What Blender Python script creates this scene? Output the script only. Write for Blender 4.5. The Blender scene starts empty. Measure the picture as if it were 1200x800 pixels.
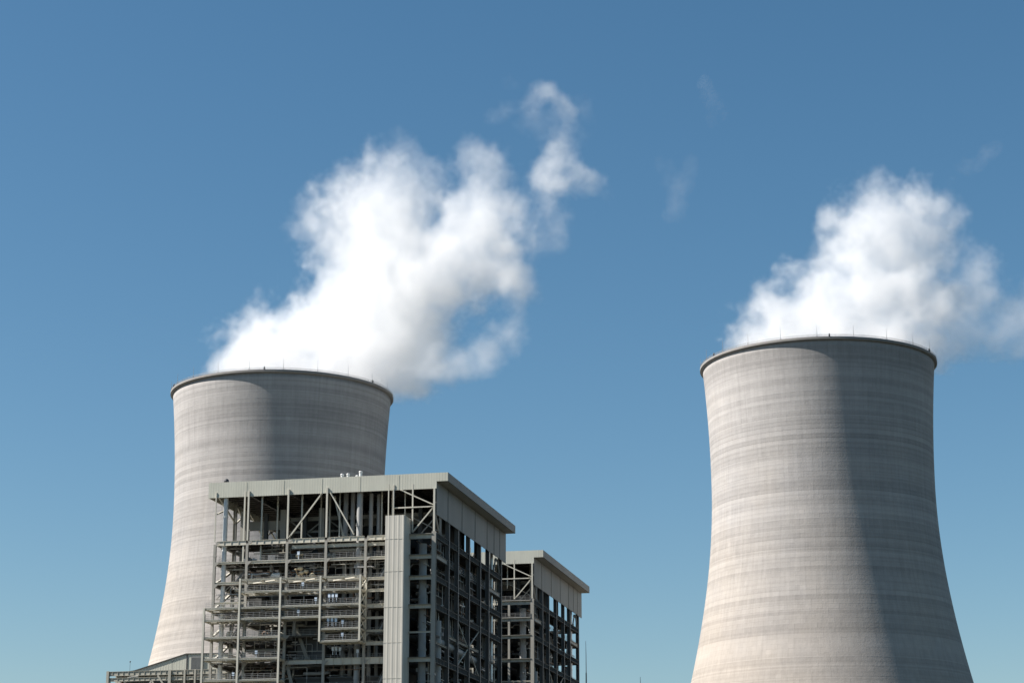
import bpy, bmesh, math, random
import numpy as np
from mathutils import Vector, Matrix

SC = bpy.context.scene
COL = SC.collection
R = math.radians

# ------------------------------------------------------------------ camera
FPX, PITCH, EYE = 2396.741, 0.2657, 1.7
cam = bpy.data.cameras.new("camera")
cam.sensor_width = 36.0
cam.lens = 36.0 * FPX / 1200.0
cam.clip_start, cam.clip_end = 1.0, 20000.0
camera = bpy.data.objects.new("camera", cam)
camera.location = (0, 0, EYE)
camera.rotation_euler = (math.pi / 2 + PITCH, 0, 0)
COL.objects.link(camera)
SC.camera = camera

# ------------------------------------------------------------------ sky and sun
SUN_EL, SUN_AZ = R(42.3), R(264.6)          # azimuth clockwise from +Y: the sun stands to the left, a little towards the camera
sun_dir = Vector((math.sin(SUN_AZ) * math.cos(SUN_EL), math.cos(SUN_AZ) * math.cos(SUN_EL), math.sin(SUN_EL)))
world = bpy.data.worlds.new("World")
SC.world = world
world.use_nodes = True
nt = world.node_tree
nt.nodes.clear()
sky = nt.nodes.new("ShaderNodeTexSky")
sky.sky_type = 'NISHITA'
sky.sun_disc = False
sky.sun_elevation = SUN_EL
sky.sun_rotation = SUN_AZ
sky.altitude = 0
sky.air_density, sky.dust_density, sky.ozone_density = 1.0, 0.5, 2.0
hs = nt.nodes.new("ShaderNodeHueSaturation")
hs.inputs["Hue"].default_value = 0.49
hs.inputs["Saturation"].default_value = 1.22
bg = nt.nodes.new("ShaderNodeBackground")
bg.inputs["Strength"].default_value = 0.056
wo = nt.nodes.new("ShaderNodeOutputWorld")
nt.links.new(sky.outputs[0], hs.inputs["Color"])
nt.links.new(hs.outputs[0], bg.inputs["Color"])
nt.links.new(bg.outputs[0], wo.inputs["Surface"])

sl = bpy.data.lights.new("sun", 'SUN')
sl.energy, sl.angle, sl.color = 5.0, R(0.53), (1.0, 0.945, 0.885)
sun = bpy.data.objects.new("sun", sl)
sun.rotation_euler = sun_dir.to_track_quat('Z', 'Y').to_euler()
COL.objects.link(sun)

SC.view_settings.view_transform = 'Standard'
SC.view_settings.look = 'None'
SC.view_settings.exposure = 0.9
SC.view_settings.gamma = 1.0
SC.view_settings.use_curve_mapping = False
SC.render.engine = 'CYCLES'
cy = SC.cycles
cy.max_bounces, cy.diffuse_bounces, cy.glossy_bounces = 24, 4, 2
cy.transmission_bounces, cy.volume_bounces, cy.transparent_max_bounces = 2, 20, 64
cy.volume_step_rate, cy.volume_max_steps = 1.0, 512
cy.use_denoising = True
cy.sample_clamp_indirect = 10.0

# ------------------------------------------------------------------ helpers
def tag(o, label=None, cat=None, group=None, kind=None):
    for k, v in (("label", label), ("category", cat), ("group", group), ("kind", kind)):
        if v:
            o[k] = v
    return o

def empty(name, loc=(0, 0, 0), rz=0.0):
    o = bpy.data.objects.new(name, None)
    o.empty_display_size = 1.0
    o.location = loc
    o.rotation_euler = (0, 0, rz)
    COL.objects.link(o)
    return o

def copy_tree(o, parent=None):
    c = o.copy()
    COL.objects.link(c)
    c.parent = parent
    for ch in KIDS.get(o.name, []):
        copy_tree(ch, c)
    return c
KIDS = {}

class MB:
    """collects boxes, beams, tubes and plates; build() links them as one mesh object"""
    def __init__(s):
        s.v, s.f, s.m, s.sm = [], [], [], []
    def add(s, vs, fs, mi=0, smooth=False):
        n = len(s.v)
        s.v += [tuple(v) for v in vs]
        s.f += [tuple(i + n for i in f) for f in fs]
        s.m += [mi] * len(fs)
        s.sm += [smooth] * len(fs)
    def box(s, x0, x1, y0, y1, z0, z1, mi=0):
        vs = [(x, y, z) for z in (z0, z1) for y in (y0, y1) for x in (x0, x1)]
        s.add(vs, [(0, 2, 3, 1), (4, 5, 7, 6), (0, 1, 5, 4), (2, 6, 7, 3), (0, 4, 6, 2), (1, 3, 7, 5)], mi)
    def frame(s, a, b, up=None):
        a, b = Vector(a), Vector(b)
        d = (b - a).normalized()
        if up is None:
            up = Vector((0, 0, 1)) if abs(d.z) < 0.9 else Vector((0, -1, 0))
        up = Vector(up)
        r = d.cross(up).normalized()
        u = r.cross(d).normalized()
        return a, b, r, u
    def bar(s, a, b, w, h=None, up=None, mi=0):
        h = h or w
        a, b, r, u = s.frame(a, b, up)
        vs = [p + r * (i * w / 2) + u * (j * h / 2) for p in (a, b) for j in (-1, 1) for i in (-1, 1)]
        s.add(vs, [(0, 2, 3, 1), (4, 5, 7, 6), (0, 1, 5, 4), (2, 6, 7, 3), (0, 4, 6, 2), (1, 3, 7, 5)], mi)
    def ibeam(s, a, b, w, h, tf=0.06, tw=0.04, up=None, mi=0, stiff=0.0):
        """two flanges (w wide, across 'up') and a web of height h along 'up'; stiffener plates every stiff metres"""
        a, b, r, u = s.frame(a, b, up)
        o = u * (h / 2 - tf / 2)
        s.bar(a + o, b + o, w, tf, u, mi)
        s.bar(a - o, b - o, w, tf, u, mi)
        s.bar(a, b, tw, h - 2 * tf + 0.004, u, mi)
        if stiff:
            L = (b - a).length
            n = max(1, int(L / stiff))
            d = (b - a).normalized()
            for k in range(1, n):
                p = a + d * (L * k / n)
                s.bar(p - d * 0.03, p + d * 0.03, w * 0.94, h - 2 * tf - 0.01, u, mi)
    def tube(s, pts, r, n=8, mi=0, caps=True):
        pts = [Vector(p) for p in pts]
        rs = r if isinstance(r, (list, tuple)) else [r] * len(pts)
        vs, fs = [], []
        ref = None
        for i, p in enumerate(pts):
            d = (pts[min(i + 1, len(pts) - 1)] - pts[max(i - 1, 0)]).normalized()
            if ref is None:
                ref = Vector((0, 0, 1)) if abs(d.z) < 0.9 else Vector((1, 0, 0))
            x = d.cross(ref).normalized()
            y = d.cross(x).normalized()
            ref = y.cross(d) if False else ref
            vs += [p + (x * math.cos(2 * math.pi * k / n) + y * math.sin(2 * math.pi * k / n)) * rs[i] for k in range(n)]
        for i in range(len(pts) - 1):
            for k in range(n):
                fs.append((i * n + k, i * n + (k + 1) % n, (i + 1) * n + (k + 1) % n, (i + 1) * n + k))
        s.add(vs, fs, mi, True)
        if caps:
            m = len(pts) - 1
            s.add(vs[:n], [tuple(range(n))], mi)
            s.add(vs[m * n:], [tuple(range(n))], mi)
    def lathe(s, prof, n=32, c=(0, 0), mi=0, smooth=True, closed=False):
        vs, fs = [], []
        for (r, z) in prof:
            vs += [(c[0] + r * math.cos(2 * math.pi * k / n), c[1] + r * math.sin(2 * math.pi * k / n), z) for k in range(n)]
        m = len(prof)
        for i in range(m if closed else m - 1):
            j = (i + 1) % m
            for k in range(n):
                fs.append((i * n + k, i * n + (k + 1) % n, j * n + (k + 1) % n, j * n + k))
        s.add(vs, fs, mi, smooth)
    def build(s, name, mats, parent=None):
        me = bpy.data.meshes.new(name)
        me.from_pydata(s.v, [], s.f)
        for m in (mats if isinstance(mats, (list, tuple)) else [mats]):
            me.materials.append(m)
        me.polygons.foreach_set("material_index", s.m)
        me.polygons.foreach_set("use_smooth", s.sm)
        bm = bmesh.new()
        bm.from_mesh(me)
        bmesh.ops.recalc_face_normals(bm, faces=bm.faces)
        bm.to_mesh(me)
        bm.free()
        me.update()
        o = bpy.data.objects.new(name, me)
        COL.objects.link(o)
        if parent is not None:
            o.parent = parent
            KIDS.setdefault(parent.name, []).append(o)
        return o

def at(px, py, Y):
    """the point that the photograph's pixel sees on the vertical plane y = Y"""
    fw = np.array([0, math.cos(PITCH), math.sin(PITCH)])
    up = np.array([0, -math.sin(PITCH), math.cos(PITCH)])
    d = fw + (px - 600) / FPX * np.array([1.0, 0, 0]) - (py - 400) / FPX * up
    return np.array([0, 0, EYE]) + d * (Y / d[1])

class NT:
    def __init__(s, name):
        s.m = bpy.data.materials.new(name)
        s.m.use_nodes = True
        s.t = s.m.node_tree
        s.t.nodes.clear()
        s.out = s.t.nodes.new("ShaderNodeOutputMaterial")
    def n(s, t, **kw):
        nd = s.t.nodes.new(t)
        for k, v in kw.items():
            if k in ("operation", "blend_type", "data_type", "noise_dimensions", "interpolation_type", "clamp", "use_clamp"):
                setattr(nd, k, v)
        return nd
    def put(s, nd, i, v):
        if isinstance(v, bpy.types.NodeSocket):
            s.t.links.new(v, nd.inputs[i])
        else:
            nd.inputs[i].default_value = v
    def math(s, op, a, b=0.0, c=None, clamp=False):
        nd = s.n("ShaderNodeMath", operation=op, use_clamp=clamp)
        s.put(nd, 0, a)
        s.put(nd, 1, b)
        if c is not None:
            s.put(nd, 2, c)
        return nd.outputs[0]
    def noise(s, vec, scale, detail=3.0, rough=0.55, dim='3D'):
        nd = s.n("ShaderNodeTexNoise", noise_dimensions=dim)
        s.put(nd, "Vector", vec)
        s.put(nd, "Scale", scale)
        s.put(nd, "Detail", detail)
        s.put(nd, "Roughness", rough)
        return nd.outputs[0]
    def xyz(s, x, y, z):
        nd = s.n("ShaderNodeCombineXYZ")
        s.put(nd, 0, x); s.put(nd, 1, y); s.put(nd, 2, z)
        return nd.outputs[0]
    def white(s, vec):
        nd = s.n("ShaderNodeTexWhiteNoise", noise_dimensions='3D')
        s.put(nd, "Vector", vec)
        return nd.outputs[0]
    def obj(s):
        c = s.n("ShaderNodeTexCoord").outputs["Object"]
        x = s.n("ShaderNodeSeparateXYZ")
        s.put(x, 0, c)
        return c, x.outputs[0], x.outputs[1], x.outputs[2]
    def scaled(s, col, f):
        nd = s.n("ShaderNodeVectorMath", operation='SCALE')
        s.put(nd, 0, col); s.put(nd, "Scale", f)
        return nd.outputs[0]
    def mix(s, f, a, b):
        nd = s.n("ShaderNodeMix", data_type='RGBA')
        s.put(nd, 0, f); s.put(nd, 6, a); s.put(nd, 7, b)
        return nd.outputs[2]
    def bsdf(s, col, rough=0.8, metal=0.0, normal=None, spec=0.3):
        b = s.n("ShaderNodeBsdfPrincipled")
        s.put(b, "Base Color", col)
        s.put(b, "Roughness", rough)
        s.put(b, "Metallic", metal)
        s.put(b, "Specular IOR Level", spec)
        if normal is not None:
            s.put(b, "Normal", normal)
        s.t.links.new(b.outputs[0], s.out.inputs["Surface"])
        return s.m
    def bump(s, h, strength, dist):
        b = s.n("ShaderNodeBump")
        s.put(b, "Height", h); s.put(b, "Strength", strength); s.put(b, "Distance", dist)
        return b.outputs[0]

def painted(name, col, rough=0.55, metal=0.0, var=0.18, scale=0.35, streak=0.12, spec=0.4):
    """painted or galvanised steel: broad tone changes, rain streaks, small scuffs"""
    t = NT(name)
    c, x, y, z = t.obj()
    n1 = t.noise(c, scale, 3.0)
    n2 = t.noise(t.xyz(t.math('MULTIPLY', x, 2.2), t.math('MULTIPLY', y, 2.2), t.math('MULTIPLY', z, 0.12)), 1.0, 3.0, 0.6)
    n3 = t.noise(c, 6.0, 2.0)
    f = t.math('MULTIPLY_ADD', t.math('SUBTRACT', n1, 0.5), var * 2, 1.0)
    f = t.math('ADD', f, t.math('MULTIPLY', t.math('SUBTRACT', n2, 0.5), streak * 2))
    f = t.math('ADD', f, t.math('MULTIPLY', t.math('SUBTRACT', n3, 0.5), 0.1))
    return t.bsdf(t.scaled(tuple(col[:3]), f), rough, metal, None, spec)

# ------------------------------------------------------------------ materials
def concrete_shell(name, seed, lift=1.3, npan=150, base=(0.338, 0.318, 0.298)):
    t = NT(name)
    c, x, y, z = t.obj()
    ang = t.math('ARCTAN2', y, x)
    zz = t.math('ADD', z, t.math('MULTIPLY', t.math('SUBTRACT', t.noise(c, 0.05, 2.0), 0.5), 0.35))
    lz = t.math('DIVIDE', zz, lift)
    li = t.math('FLOOR', lz)
    lf = t.math('FRACT', lz)
    la = t.math('MULTIPLY', ang, npan / (2 * math.pi))
    ai = t.math('FLOOR', la)
    af = t.math('FRACT', la)
    wl = t.math('SUBTRACT', t.white(t.xyz(li, seed, 0.0)), 0.5)          # tone of each lift
    wg = t.math('SUBTRACT', t.noise(t.xyz(0.0, seed, li), 0.23, 2.0, 0.6), 0.5)  # groups of lifts poured alike
    wseg = t.math('SUBTRACT', t.noise(t.xyz(t.math('MULTIPLY', ang, 2.5), seed, t.math('MULTIPLY', li, 3.7)), 1.0, 2.0), 0.5)
    wp = t.math('SUBTRACT', t.white(t.xyz(ai, li, seed)), 0.5)           # tone of each panel
    big = t.math('SUBTRACT', t.noise(c, 0.045, 4.0, 0.6), 0.5)
    fine = t.math('SUBTRACT', t.noise(c, 1.7, 3.0, 0.65), 0.5)
    stre = t.math('SUBTRACT', t.noise(t.xyz(t.math('MULTIPLY', x, 0.9), t.math('MULTIPLY', y, 0.9), t.math('MULTIPLY', z, 0.035)), 1.0, 4.0, 0.62), 0.5)
    f = t.math('MULTIPLY_ADD', wl, 0.20, 1.0)
    for w, k in ((wg, 0.25), (wseg, 0.22), (wp, 0.05), (big, 0.26), (fine, 0.16), (stre, 0.36)):
        f = t.math('MULTIPLY_ADD', w, k, f)
    jz = t.math('SUBTRACT', 1.0, t.math('SMOOTH_MIN', t.math('MULTIPLY', lf, 9.0), 1.0, 0.2), clamp=True)
    jw = t.math('POWER', t.white(t.xyz(li, seed, 31.0)), 3.0)
    jz = t.math('MULTIPLY', jz, t.math('MULTIPLY_ADD', jw, 1.0, t.math('MULTIPLY_ADD', wseg, 0.9, 0.28)), clamp=True)
    ja = t.math('LESS_THAN', af, 0.10)
    f = t.math('MULTIPLY', f, t.math('MULTIPLY_ADD', jz, -0.25, 1.0))
    f = t.math('MULTIPLY', f, t.math('MULTIPLY_ADD', ja, -0.05, 1.0))
    # fine rings left by the slipping formwork, and long run-off stains
    ring = t.math('SUBTRACT', t.white(t.xyz(t.math('FLOOR', t.math('MULTIPLY', lz, 3.0)), seed, 77.0)), 0.5)
    f = t.math('MULTIPLY_ADD', ring, 0.13, f)
    run = t.noise(t.xyz(t.math('MULTIPLY', ang, 26.0), seed, t.math('MULTIPLY', z, 0.018)), 1.0, 3.0, 0.6)
    run = t.math('MULTIPLY', t.math('SUBTRACT', run, 0.60), 5.0, clamp=True)
    f = t.math('MULTIPLY', f, t.math('MULTIPLY_ADD', run, -0.13, 1.0))
    # a few pale repair patches
    patch = t.math('GREATER_THAN', t.white(t.xyz(ai, li, seed + 9.0)), 0.9965)
    f = t.math('MULTIPLY_ADD', patch, 0.09, f)
    # the lower lifts are a warmer tan, fading to neutral upwards
    low_tan = t.math('ADD', t.math('MULTIPLY_ADD', z, -0.014, 1.75), t.math('MULTIPLY', big, 1.6), clamp=True)
    col = t.mix(low_tan, (base[0] * 0.985, base[1], base[2] * 1.03, 1), (base[0] * 1.03, base[1] * 0.99, base[2] * 0.935, 1))
    h = t.math('ADD', t.math('MULTIPLY', wl, 0.5), t.math('MULTIPLY', wp, 0.5))
    h = t.math('SUBTRACT', h, t.math('MULTIPLY', jz, 0.35))
    h = t.math('ADD', h, t.math('MULTIPLY', fine, 0.8))
    nor = t.bump(h, 0.45, 0.08)
    return t.bsdf(t.scaled(col, f), 0.9, 0.0, nor, 0.15)

M = {}
M['steel'] = painted('grey_painted_steel', (0.30, 0.286, 0.25))
M['dark_steel'] = painted('shade_darkened_steel', (0.065, 0.065, 0.063))  # steel colour lowered to imitate the shade inside the frames
M['pale_steel'] = painted('pale_painted_steel', (0.51, 0.485, 0.41))
M['galv'] = painted('galvanised_steel', (0.26, 0.265, 0.265), 0.45, 0.3)
M['railing'] = painted('galvanised_railing', (0.27, 0.27, 0.26), 0.5, 0.2)
M['rim'] = concrete_shell('rim_concrete', 21.0, 3.0, 160, (0.235, 0.222, 0.205))
M['dark'] = painted('dark_fitting', (0.05, 0.05, 0.055))
M['rod'] = painted('lightning_rod_metal', (0.25, 0.25, 0.26), 0.4, 0.5)

# ------------------------------------------------------------------ ground
def ground():
    m = MB()
    n = 24
    S = 9000.0
    m.add([(-S, -S + 3000, 0), (S, -S + 3000, 0), (S, S + 3000, 0), (-S, S + 3000, 0)], [(0, 1, 2, 3)])
    t = NT('bare_earth_and_concrete')
    c, x, y, z = t.obj()
    n1 = t.noise(c, 0.01, 5.0)
    n2 = t.noise(c, 0.4, 4.0)
    f = t.math('MULTIPLY_ADD', t.math('SUBTRACT', n2, 0.5), 0.5, 1.0)
    col = t.scaled(t.mix(t.math('MULTIPLY_ADD', t.math('SUBTRACT', n1, 0.5), 4.0, 0.5, clamp=True), (0.055, 0.05, 0.042, 1), (0.03, 0.036, 0.02, 1)), f)
    o = m.build('ground', t.bsdf(col, 0.95))
    tag(o, kind='structure')
ground()

# ------------------------------------------------------------------ cooling towers
RT, ZT, BU, BL, H_T = 31.443, 114.157, 105.75, 76.263, 150.0
def shell_r(z):
    return RT * math.sqrt(1 + ((z - ZT) / (BU if z > ZT else BL)) ** 2)

def cooling_tower(loc, label, seed, rod0):
    root = empty('cooling_tower', loc)
    tag(root, label, 'cooling tower', 'concrete cooling towers of the power station')
    m = MB()
    zs = list(np.linspace(0, 149.2, 90))
    m.lathe([(shell_r(z), z) for z in zs] + [(shell_r(z) - 0.3, z) for z in reversed(zs)], 288, closed=True)
    m.build('shell', concrete_shell('tower_concrete', seed), root)
    # the stiffening ring with its walkway
    r = shell_r(149)
    m = MB()
    prof = [(r - 0.9, 149.2), (r - 0.9, 150.0), (r + 0.82, 150.0), (r + 0.82, 149.35), (r + 0.5, 149.15), (r + 0.02, 149.0), (r + 0.02, 149.2)]
    m.lathe(prof, 288, closed=True, smooth=False)
    m.build('rim', M['rim'], root)
    m = MB()
    n = 144
    rr = r + 0.7
    for k in range(n):
        a = 2 * math.pi * k / n
        m.bar((rr * math.cos(a), rr * math.sin(a), 150.0), (rr * math.cos(a), rr * math.sin(a), 150.55), 0.035)
    for z in (150.3, 150.55):
        m.lathe([(rr - 0.03, z - 0.03), (rr + 0.03, z - 0.03), (rr + 0.03, z + 0.03), (rr - 0.03, z + 0.03)], n, closed=True)
    m.build('handrail', M['railing'], root)
    rng = random.Random(seed)
    for k in range(21):
        a = rod0 + 2 * math.pi * k / 21
        q = MB()
        x, y = (r + 0.6) * math.cos(a), (r + 0.6) * math.sin(a)
        q.tube([(x, y, 150.0), (x, y, 151.4), (x, y, 153.2 + rng.uniform(-.1, .1))], [0.065, 0.052, 0.035], 6)
        q.tube([(x, y, 150.0), (x, y, 150.25)], 0.14, 6)
        q.build('lightning_rod', M['rod'], root)
    for a in (-1.62, -2.75, -0.55, 0.6, 2.2):
        q = MB()
        x, y = (r + 0.7) * math.cos(a), (r + 0.7) * math.sin(a)
        q.box(x - .2, x + .2, y - .2, y + .2, 150.0, 150.35)
        q.lathe([(0.0, 150.85), (0.16, 150.8), (0.2, 150.6), (0.2, 150.35)], 10, (x, y))
        q.build('warning_lamp', M['dark'], root)
    return root

TL = (-70.327, 609.468, 0)
TR = (88.475, 573.264, 0)
cooling_tower(TL, 'pale concrete cooling tower standing behind the open steel boiler house', 4.0, -1.57 + 0.115)
cooling_tower(TR, 'pale concrete cooling tower standing clear of the buildings, seen almost whole', 7.0, -1.57 + 0.15)

# ------------------------------------------------------------------ boiler houses (open steel frames under a clad roof)
TH = 0.2186
DU = Vector((math.cos(TH), -math.sin(TH), 0))
DV = Vector((math.sin(TH), math.cos(TH), 0))
O1 = Vector((-15.2541, 407.3727, 0))
O2 = O1 + DU * -0.5583 + DV * 97.9088

def cladding(name, col, period, seams=0.0, rnd=0.10):
    """profiled sheet: slightly different sheets, rain streaks, a dulled lower edge"""
    t = NT(name)
    c, x, y, z = t.obj()
    s = t.math('FLOOR', t.math('DIVIDE', t.math('ADD', x, t.math('MULTIPLY', y, 1.0)), period))
    w = t.math('SUBTRACT', t.white(t.xyz(s, 2.0, 5.0)), 0.5)
    st = t.math('SUBTRACT', t.noise(t.xyz(t.math('MULTIPLY', x, 3.0), t.math('MULTIPLY', y, 3.0), t.math('MULTIPLY', z, 0.25)), 1.0, 4.0, 0.6), 0.5)
    bg_ = t.math('SUBTRACT', t.noise(c, 0.16, 3.0), 0.5)
    f = t.math('MULTIPLY_ADD', w, rnd, 1.0)
    f = t.math('MULTIPLY_ADD', st, 0.22, f)
    f = t.math('MULTIPLY_ADD', bg_, 0.22, f)
    oi = t.n("ShaderNodeObjectInfo").outputs["Random"]
    f = t.math('ADD', f, t.math('MULTIPLY', t.math('SUBTRACT', oi, 0.5), 0.07))
    return t.bsdf(t.scaled(tuple(col), f), 0.5, 0.0, None, 0.4)

M['fascia'] = cladding('grey_green_profiled_sheet', (0.49, 0.485, 0.41), 1.2)
M['side_steel'] = painted('shaded_frame_steel', (0.12, 0.12, 0.115))  # darker copy of the frame steel, shade of the right side painted in
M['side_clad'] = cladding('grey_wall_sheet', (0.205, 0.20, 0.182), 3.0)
M['soffit'] = cladding('pale_soffit_sheet', (0.36, 0.34, 0.28), 2.0)
M['shaft'] = cladding('pale_shaft_sheet', (0.53, 0.50, 0.435), 0.97)
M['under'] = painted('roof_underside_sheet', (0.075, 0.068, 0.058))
M['roof_top'] = painted('roof_sheet', (0.34, 0.35, 0.32))
M['deck'] = painted('dirty_shaded_floor_plate', (0.09, 0.083, 0.07), 0.75, 0.0, 0.3, 0.5)  # floors, boiler and ducts have indoor shade put into their dark colours
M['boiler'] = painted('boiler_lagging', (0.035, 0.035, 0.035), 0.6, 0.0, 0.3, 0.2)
M['pipe'] = painted('grey_pipe', (0.32, 0.32, 0.31), 0.5)
M['lag'] = painted('aluminium_lagging', (0.60, 0.60, 0.59), 0.35, 0.6)
M['wool'] = painted('bare_tan_insulation', (0.62, 0.5, 0.33), 0.9, 0.0, 0.3, 1.2)
M['rust'] = painted('primer_red_steel', (0.20, 0.13, 0.09), 0.8)
M['box'] = painted('pale_blue_cabinet', (0.62, 0.70, 0.80), 0.4, 0.0, 0.05)
M['frame'] = painted('beige_trestle_steel', (0.37, 0.352, 0.295))
M['vent'] = painted('white_vent_pipe', (0.62, 0.62, 0.60), 0.4, 0.0, 0.05)
M['wall_shadow'] = painted('dark_wall_shadow', (0.17, 0.175, 0.17))  # dark colour standing in for a shadow on the low wall
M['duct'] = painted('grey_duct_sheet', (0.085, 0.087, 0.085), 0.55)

def corrugated(m, a, b, z0, z1, out, period=0.6, depth=0.06, back=0.12, mi=0):
    """profiled sheet between plan points a and b, ribs standing out along 'out', with a flat back"""
    a, b, out = Vector((a[0], a[1], 0)), Vector((b[0], b[1], 0)), Vector((out[0], out[1], 0))
    L = (b - a).length
    d = (b - a) / L
    n = max(1, round(L / period))
    p = L / n
    line = []
    for k in range(n):
        for s, h in ((0.0, 0), (0.55, 0), (0.65, 1), (0.90, 1)):
            line.append(a + d * ((k + s) * p) + out * (h * depth))
    line.append(b)
    vs, fs = [], []
    for q in line:
        vs += [(q.x, q.y, z0), (q.x, q.y, z1)]
    for k in range(len(line) - 1):
        fs.append((2 * k, 2 * k + 2, 2 * k + 3, 2 * k + 1))
    a2, b2 = a - out * back, b - out * back
    N = len(vs)
    vs += [(a2.x, a2.y, z0), (a2.x, a2.y, z1), (b2.x, b2.y, z0), (b2.x, b2.y, z1)]
    fs.append((N, N + 2, N + 3, N + 1))
    top = [2 * k + 1 for k in range(len(line))] + [N + 3, N + 1]
    bot = [2 * k for k in range(len(line))] + [N + 2, N]
    fs += [tuple(top), tuple(bot), (0, 1, N + 1, N), (2 * len(line) - 2, 2 * len(line) - 1, N + 3, N + 2)]
    m.add(vs, fs, mi)

def railing(parent, pts, h=1.1, step=1.5, w=0.055):
    m = MB()
    for i in range(len(pts) - 1):
        a, b = Vector(pts[i]), Vector(pts[i + 1])
        L = (b - a).length
        n = max(1, round(L / step))
        for k in range(n + 1):
            p = a + (b - a) * (k / n)
            m.bar(p, p + Vector((0, 0, h)), w)
        for z in (0.4, 0.75, h):
            m.bar(a + Vector((0, 0, z)), b + Vector((0, 0, z)), w * 0.9)
        m.bar(a + Vector((0, 0, 0.06)), b + Vector((0, 0, 0.06)), 0.02, 0.12)
    return m.build('railing', M['railing'], parent)

def deck_plates(m, rng, u0, u1, v0, v1, z, keep=0.85, pu=2.1, pv=1.6):
    nu, nv = max(1, round((u1 - u0) / pu)), max(1, round((v1 - v0) / pv))
    du, dv = (u1 - u0) / nu, (v1 - v0) / nv
    for i in range(nu):
        for j in range(nv):
            if rng.random() < keep:
                m.box(u0 + i * du + .01, u0 + (i + 1) * du - .01, v0 + j * dv + .01, v0 + (j + 1) * dv - .01, z - 0.05, z)
    for j in range(nv + 1):
        m.bar((u0, v0 + j * dv, z - 0.17), (u1, v0 + j * dv, z - 0.17), 0.12, 0.22)
    for i in range(0, nu + 1, 2):
        m.bar((u0 + i * du, v0, z - 0.25), (u0 + i * du, v1, z - 0.25), 0.16, 0.38)

def elbow(pts, rad=0.8, n=5):
    """rounds the corners of a pipe run"""
    P = [Vector(p) for p in pts]
    out = [P[0]]
    for i in range(1, len(P) - 1):
        a, b, c = P[i - 1], P[i], P[i + 1]
        r = min(rad, (a - b).length * .45, (c - b).length * .45)
        s, e = b + (a - b).normalized() * r, b + (c - b).normalized() * r
        for k in range(n + 1):
            t = k / n
            out.append(s * (1 - t) ** 2 + b * (2 * t * (1 - t)) + e * t ** 2)
    out.append(P[-1])
    return out

LV = [72.5, 68.4, 63.9, 58.25, 53.0, 47.8, 42.3, 36.8, 31.0, 24.0, 16.0, 8.0]
FU = [-47.0, -40.0, -31.4, -23.1, -14.7, -6.3, -0.4]
SV = [0.0, 11.2, 19.1, 29.0, 39.2, 47.3, 59.8]

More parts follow.
